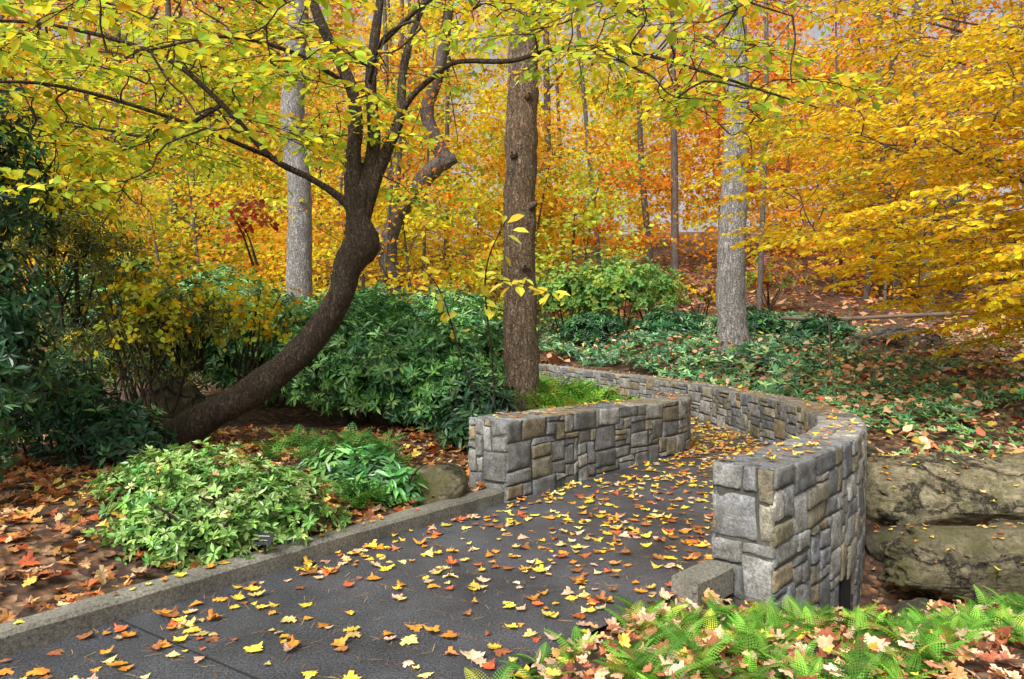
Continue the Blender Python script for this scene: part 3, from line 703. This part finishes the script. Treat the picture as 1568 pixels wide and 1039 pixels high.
shrub('dark_evergreen_shrub', [(-4.55, 5.6, 1.2, .95, .8, 1.1), (-4.75, 5.8, 2.6, .95, .8, 1.0), (-3.9, 4.9, .75, .42, .4, .55)], 3000, 6, .10, c_dk, up=.1, tmin=.5, wj=.4)
shrub('dark_evergreen_shrub.001', [(-5.2, 8.3, 2.2, 1.0, .9, .8), (-5.0, 8.8, 1.1, 1.2, .9, 1.0), (-4.0, 8.9, 1.5, .7, .7, .5)], 1900, 7, .10, lambda m: pal([G4, (.11, .14, .04), (.24, .26, .05), (.50, .46, .06)], m, [.3, .3, .22, .18]), tpl=t_oval(.09, .02, .2), up=-.1, tmin=.5)
shrub('dark_evergreen_shrub.002', [(-3.7, 6.8, .35, .45, .4, .45), (-4.5, 7, .55, .6, .6, .6)], 800, 6, .10, c_dk, up=.1)
shrub('witch_hazel_shrub', [(-4.2, 8.4, 1.5, .8, .7, 1.0), (-3.4, 9.2, 1.5, .8, .7, .8), (-5.6, 8.5, 2.8, 1.3, 1, 1.2)], 1300, 3, .075, lambda m: pal([YEL, GOLD, (.45, .45, .06), YG], m, [.3, .2, .25, .25]), M_leaf, tpl=WIDE, up=.3, tmin=.3)
shrub('red_maple_sapling', [(-3.7, 10, 2.9, .5, .4, .5)], 38, 3, .10, lambda m: pal([(.5, .07, .05), (.6, .14, .05)], m), M_leaf, loc=(-3.7, 10, .4), st=.3, tpl=WIDE, tmin=.1)
shrub('green_shrub', [(3.0, 20.5, 2.3, 1.4, 1, 1.2), (1.6, 21, 2.2, 1.2, 1, 1.0), (4.2, 22, 2.4, 1.1, 1, .9)], 1500, 5, .15, lambda m: pal([(.15, .32, .08), (.24, .40, .09), (.38, .46, .08)], m, [.45, .35, .2]), M_fern, tmin=.4, tpl=OVAL)
shrub('green_shrub.001', [(-1.5, 18, 1.6, 1.2, 1, .9), (-6.5, 16, 1.6, 1.5, 1, 1.1), (-8.5, 15, 1.8, 1.5, 1, 1.2)], 1500, 6, .17, c_rh)
shrub('purple_shrub', [(6.2, 24, 2.4, 1.4, 1, 1.0), (9.2, 26, 3, 1.6, 1, 1.0)], 700, 4, .15, lambda m: pal([(.40, .16, .17), (.55, .28, .18), GRN, GOLD], m), M_leaf, tmin=.3, tpl=OVAL)

def cover(name, n, xr, yr, cond, hgt, per, ll, colf, tpl=NARROW, mat=M_green):
    x = U(*xr, n); y = U(*yr, n); k = cond(x, y) & ~inside(x, y); x = x[k]; y = y[k]
    z = H(x, y); P3 = np.stack([x, y, 0 * x], -1)
    z = z + hgt * (.55 + .45 * nz(P3, 1.6, 5)) * U(.4, 1, len(x))
    P = np.stack([x, y, z], 1); n = len(P); b = Bd(); C = colf(n) * np.exp(.3 * nz(P, 1.9))[:, None]
    n0 = unit(np.tile([0, -.35, 1.], (n, 1)) + rng.normal(0, .3, (n, 3))); t1 = unit(np.cross(n0, rng.normal(0, 1, (n, 3)))); t2 = np.cross(n0, t1)
    for j in range(per):
        a = j * 2.4 + U(0, 1, n); f = t1 * np.cos(a)[:, None] + t2 * np.sin(a)[:, None] + n0 * U(0, .7, n)[:, None]
        put(b, tpl, P, f, n0, ll * U(.6, 1.15, n), np.clip(C * U(.8, 1.2, (n, 1)), 0, .9))
    return b.obj(name, mat)
dR = lambda x, y: dist(RS, x, y)
beyond = lambda x, y: (dR(x, y) > .41) & (x > 3.2 - (y - 12) * .42)
c_gc = lambda m: pal([(.08, .21, .08), (.14, .32, .14), (.04, .12, .05), (.26, .42, .16)], m, [.33, .26, .26, .15], .32)
cover('evergreen_groundcover', 9000, (-2, 9.5), (10.6, 24), lambda x, y: beyond(x, y) & (x < 4.2 + (y - 10) * .55 + .8 * np.sin(y * 2)), .48, 6, .15, c_gc)
cover('evergreen_groundcover.001', 1500, (3.7, 8), (8.3, 12.5), lambda x, y: (dR(x, y) > .5) & (nz(np.stack([x, y, 0 * x], -1), 1.3, 7) > -.35), .2, 6, .10, c_gc)
cover('evergreen_groundcover.002', 8000, (4, 13), (7.2, 17), lambda x, y: (nz(np.stack([x, y, 0 * x], -1), 1.5, 3) + rng.normal(0, .2, len(x)) > -.1), .17, 5, .08, lambda m: pal([G1, G3, (.22, .40, .12)], m))
shrub('holly_bush', [(2.2, 19.5, 1.3, .9, .7, .6), (4.0, 18.3, 1.3, .8, .7, .6), (5.8, 17.6, 1.3, .9, .7, .6), (6.9, 16, 1.2, .7, .7, .5)], 1300, 6, .15, lambda m: pal([G2, G1, G4], m))

# ------------------------------------------------------------------ ferns
def frond_tpl(np_=15, nq=4):
    V = []; F = []
    for i in range(np_):
        t = .12 + .86 * i / (np_ - 1); y = t; z = .55 * t - .62 * t * t
        w = .25 * math.sin(math.pi * min(1, (t * .80 + .2))) ** .8 * (1 - .3 * t) + .015
        for sg in (-1, 1):
            for q in range(nq):
                s0 = (q + .1) / nq * w; s1 = (q + 1.05) / nq * w; tk = (1 - q / nq) * .022 + .007
                y0 = y + s0 * .35; y1 = y + s1 * .35; zz = z - s0 * .15
                k = len(V)
                V += [[sg * s0, y0 - tk * .1, zz], [sg * (s0 + s1) / 2, y0 - tk, zz - .01], [sg * s1, y1, zz - .02], [sg * (s0 + s1) / 2, y1 + tk * .8, zz - .01]]
                F.append([k, k + 1, k + 2, k + 3])
    k = len(V)
    for t in np.linspace(0, 1, 5): V += [[-.006, t, .55 * t - .62 * t * t], [.006, t, .55 * t - .62 * t * t]]
    for i in range(4): F.append([k + 2 * i, k + 2 * i + 1, k + 2 * i + 3, k + 2 * i + 2])
    return np.array(V), np.array(F)
FR1 = frond_tpl(); FR2 = frond_tpl(10, 2)
def ferns(name, P, nf, size, colf, tpl=FR1):
    b = Bd(); n = len(P); P = np.repeat(P, nf, 0); m = len(P)
    a = U(0, 6.28, m); el = U(.15, 1.3, m)
    f = np.stack([np.cos(a), np.sin(a), el], 1); N = np.stack([-np.cos(a) * el, -np.sin(a) * el, np.ones(m)], 1) + rng.normal(0, .3, (m, 3))
    put(b, tpl, P, f, N, size * U(.45, 1.2, m), colf(m)); return b.obj(name, M_fern)
c_fe = lambda m: pal([(.15, .36, .04), (.24, .47, .06), (.09, .24, .03), (.44, .52, .07)], m, [.38, .28, .24, .10], .25)
def pts(n, xr, yr, cond, dz=0.):
    x = U(*xr, n); y = U(*yr, n); k = cond(x, y) & ~inside(x, y); x = x[k]; y = y[k]
    return np.stack([x, y, H(x, y) + dz], 1)
fz = lambda s, t, th: (lambda x, y: nz(np.stack([x, y, 0 * x], -1), s, t) > th)
ferns('fern_bed', np.vstack([pts(520, (-.6, 4.2), (2.6, 4.4), lambda x, y: (dR(x, y) > .04) & ~((x < 1.8) & (y > 3.95)) & ~((x < 2.6) & (y > 4.15)) & fz(2.3, 1, -.05)(x, y)),
    pts(70, (-.6, .9), (2.8, 4.0), lambda x, y: (dR(x, y) < .25)), pts(120, (1.1, 4.2), (3.6, 4.1), lambda x, y: dR(x, y) > .3), pts(70, (2.8, 5.5), (4.1, 4.7), lambda x, y: x > 2.7)]), 7, .185, c_fe)
ferns('fern_bed.001', pts(160, (-.2, 2.2), (8.6, 12.5), lambda x, y: (dist(LS, x, y) > .5) & (x > -.1) & (y > 7.8 + x)), 9, .55, c_fe, FR2)
ferns('fern_bed.002', np.vstack([pts(26, (-1.3, -.75), (5.5, 6.3), lambda x, y: dist(LS, x, y) > .3), pts(26, (-2.4, -1.0), (6.3, 7.4), lambda x, y: x > -9)]), 8, .3, lambda m: pal([(.08, .22, .05), (.14, .3, .05)], m), FR2)

# ------------------------------------------------------------------ fallen leaves
def fallen(name, P, size, colf, flat=.25, warp=.35, tpl=MAPLE):
    b = Bd(); m = len(P); a = U(0, 6.28, m); f = np.stack([np.cos(a), np.sin(a), rng.normal(0, flat * .5, m)], 1)
    N = np.tile([0, 0, 1.], (m, 1)) + rng.normal(0, flat, (m, 3)); put(b, tpl, P, f, N, size * U(.45, 1.3, m), colf(m), warp); return b.obj(name, M_litter)
c_pt = lambda m: pal([(.85, .62, .08), (.84, .66, .24), (.76, .33, .05), (.70, .48, .33), (.36, .15, .06), (.58, .14, .05)], m, [.29, .17, .21, .13, .11, .09], .22)
c_bd = lambda m: pal([(.64, .30, .09), (.70, .46, .27), (.40, .16, .06), (.24, .10, .05), (.82, .54, .11), (.55, .14, .05)], m, [.24, .22, .21, .13, .12, .08], .25)
c_rt = lambda m: pal([(.74, .48, .32), (.70, .35, .16), (.45, .15, .08), (.78, .58, .37), (.85, .60, .09), (.30, .09, .05)], m, [.27, .21, .19, .13, .09, .11], .25)
n = 5000; ii = rng.integers(20, 128, n); w = rng.random(n)
pp = LS[ii] * (1 - w)[:, None] + RS[ii] * w[:, None] + rng.normal(0, .06, (n, 2))
den = .38 + .34 * ss(3.2, 5.2, pp[:, 1]) + .32 * nz(np.stack([pp[:, 0], pp[:, 1], 0 * pp[:, 0]], -1), 2.2) + .2 * ss(.15, 0, w)
pp = pp[(rng.random(n) < den) & inside(pp[:, 0], pp[:, 1])]
fallen('fallen_leaves_on_path', np.concatenate([pp, U(.006, .016, (len(pp), 1))], 1), .102, c_pt, .09, .35)
n = 4200; ii = rng.integers(20, 100, n); w = rng.random(n)
pp = LS[ii] * (1 - w)[:, None] + RS[ii] * w[:, None]; pp = pp[inside(pp[:, 0], pp[:, 1])]
fallen('needles_on_path', np.concatenate([pp, np.full((len(pp), 1), .006)], 1), .06, lambda m: pal([(.45, .25, .12), (.25, .13, .07), (.6, .42, .2)], m), .03, 0, (np.array([[-.02, 0, 0], [.02, 0, 0], [.05, 1, 0], [.01, 1, 0]]), np.array([[0, 1, 2, 3]])))
P = pts(7200, (-6.5, -.2), (2.2, 8.5), lambda x, y: (dist(LS, x, y) > .17))
P[:, 2] += U(.01, .06, len(P)); fallen('leaf_litter_left', P, .112, c_bd, .4)
P = pts(4300, (-.5, 5.5), (2.3, 4.7), lambda x, y: (dR(x, y) > .0) & ~((x > .95) & (y > 4.15) & (x < 2.5)))
P[:, 2] += U(.01, .08, len(P)); fallen('leaf_litter_right', P, .10, c_rt, .5)
P = pts(1100, (1.8, 7), (4.4, 7), lambda x, y: (dR(x, y) > .45)); P[:, 2] += U(.01, .04, len(P)); fallen('leaf_litter_stream_bed', P, .09, c_bd, .35)
P = pts(14000, (3.5, 15), (6.6, 20), lambda x, y: (dR(x, y) > .5)); P[:, 2] += U(.01, .16, len(P)); fallen('leaf_litter_slope', P, .11, c_rt, .4, .35, WIDE)
P = pts(1500, (.5, 9), (11, 22), beyond); P[:, 2] += U(.2, .42, len(P)); fallen('leaf_litter_on_groundcover', P, .12, c_rt, .4, .35, WIDE)
P = pts(22000, (-25, 30), (17, 60), lambda x, y: np.abs(x) < y * .8); P[:, 2] += .03
fallen('leaf_litter_hillside', P, .32, lambda m: pal([(.55, .24, .11), (.62, .36, .22), (.36, .15, .08), (.70, .44, .12)], m), .35, .3, DIA)
Q = []
for (e_, F, G, hz), n, lo, hi in ((wallL, 90, 0, 1), (wallR, 420, 0, 1)):
    for k in range(n):
        t = U(lo, hi); i = int(t * (len(F) - 1)); w = U(.1, .9); p = F[i] * (1 - w) + G[i] * w; Q.append([p[0], p[1], float(hz(t)) + .02])
for k in range(60):
    i = rng.integers(10, 110); p = kl[i] + np.array([-.06, .05]); Q.append([p[0], p[1], .125])
fallen('fallen_leaves_on_walls', np.array(Q), .078, c_pt, .12)
dg = bpy.context.evaluated_depsgraph_get(); Q = []
sc = bpy.context.scene
for k in range(460):
    x, y = U(3.2, 6.6), U(5.0, 7.8)
    hit, loc, nn, *_ = sc.ray_cast(dg, Vector((x, y, .9)), Vector((0, 0, -1)), distance=2)
    if hit and loc.z > -.6 and nn.z > .6: Q.append([loc.x, loc.y, loc.z + .012])
fallen('fallen_leaves_on_boulders', np.array(Q), .065, c_pt, .2)
Q = []
for k in range(160):
    x, y = U(-2.9, -1.3), U(4.4, 5.6)
    hit, loc, nn, *_ = sc.ray_cast(dg, Vector((x, y, 1.2)), Vector((0, 0, -1)), distance=2)
    if hit and loc.z > .3 and rng.random() < .12: Q.append([loc.x, loc.y, loc.z + .01])
if Q: fallen('fallen_leaves_on_shrub', np.array(Q), .10, c_bd, .5)

# ------------------------------------------------------------------ small objects
def box(b, c, s, rx=0, rz=0):
    V = np.array([[x, y, z] for x in (-1, 1) for y in (-1, 1) for z in (-1, 1)]) * np.array(s) / 2
    V = np.stack([V[:, 0], V[:, 1] * math.cos(rx) - V[:, 2] * math.sin(rx), V[:, 1] * math.sin(rx) + V[:, 2] * math.cos(rx)], 1)
    V = np.stack([V[:, 0] * math.cos(rz) - V[:, 1] * math.sin(rz), V[:, 0] * math.sin(rz) + V[:, 1] * math.cos(rz), V[:, 2]], 1) + np.array(c)
    b.add(V, [[0, 1, 3, 2], [4, 6, 7, 5], [0, 4, 5, 1], [2, 3, 7, 6], [0, 2, 6, 4], [1, 5, 7, 3]], (.1,) * 3)
LX, LY, LZ = -1.58, 4.54, .22
e = group('plant_label', (LX, LY, .1)); b = Bd(); box(b, (LX, LY, LZ), (.12, .08, .006), R_(50), R_(-8)); b.obj('plate', M_black, parent=e)
b = Bd(); box(b, (LX, LY + .02, LZ - .1), (.012, .012, .18)); b.obj('stake', M_black, parent=e)
b = Bd(); box(b, (LX - .002, LY + .0075, LZ + .0155), (.080, .005, .004), R_(50), R_(-8)); box(b, (LX, LY - .0115, LZ - .006), (.055, .004, .004), R_(50), R_(-8)); b.obj('lettering', M_white, parent=e)
e = group('wooden_rail_fence', (9.5, 20, 1.2)); b = Bd()
for x in np.arange(7.2, 15, 2.2):
    g = float(H(np.array([x]), np.array([20.]))[0]); limb(b, [(x, 20, g - .1), (x, 20, g + .3), (x, 20, g + .62)], [.06, .06, .055], 8, 8, .05)
limb(b, [(7.0, 19.95, 1.72), (9, 19.97, 1.68), (11, 19.95, 1.78), (14.5, 19.95, 1.9)], [.055, .06, .055, .055], 30, 8, .08)
b.obj('rails', M_wood, True, e)
e = group('staked_sapling', (5.3, 12, .6)); b = Bd(); limb(b, [(5.3, 12, .4), (5.32, 12, 1.1), (5.28, 12, 1.7)], [.018, .015, .01], 12, 6); b.obj('stake', M_wood, True, e)

# ------------------------------------------------------------------ light, sky, camera
w = bpy.data.worlds.new('World'); sc.world = w; w.use_nodes = True
nt = w.node_tree; bg = nt.nodes['Background']; sky = nt.nodes.new('ShaderNodeTexSky'); sky.sky_type = 'NISHITA'; sky.sun_disc = False
sky.sun_elevation = R_(48); sky.sun_rotation = R_(212); sky.dust_density = 5; sky.air_density = 1.0; sky.ozone_density = .6
hs = nt.nodes.new('ShaderNodeHueSaturation'); hs.inputs['Saturation'].default_value = .28; hs.inputs['Value'].default_value = 1.15
nt.links.new(sky.outputs[0], hs.inputs['Color']); nt.links.new(hs.outputs[0], bg.inputs[0]); bg.inputs[1].default_value = .15
sd = bpy.data.lights.new('sun', 'SUN'); sd.energy = 3.7; sd.angle = R_(24); sd.color = (1, .97, .92)
so = bpy.data.objects.new('sun', sd); sc.collection.objects.link(so)
az = R_(212); el = R_(48); dirv = Vector((math.sin(az) * math.cos(el), math.cos(az) * math.cos(el), math.sin(el)))
so.rotation_euler = dirv.to_track_quat('Z', 'Y').to_euler(); so.location = dirv * 50
cd = bpy.data.cameras.new('camera'); cd.lens = 25.26; cd.sensor_width = 36; cd.clip_end = 800; cd.clip_start = .05
co = bpy.data.objects.new('camera', cd); sc.collection.objects.link(co); co.location = (0, 0, 1.6); co.rotation_euler = (R_(90 - 1.4), 0, 0)
sc.camera = co
sc.view_settings.view_transform = 'Standard'; sc.view_settings.look = 'None'; sc.view_settings.exposure = 0
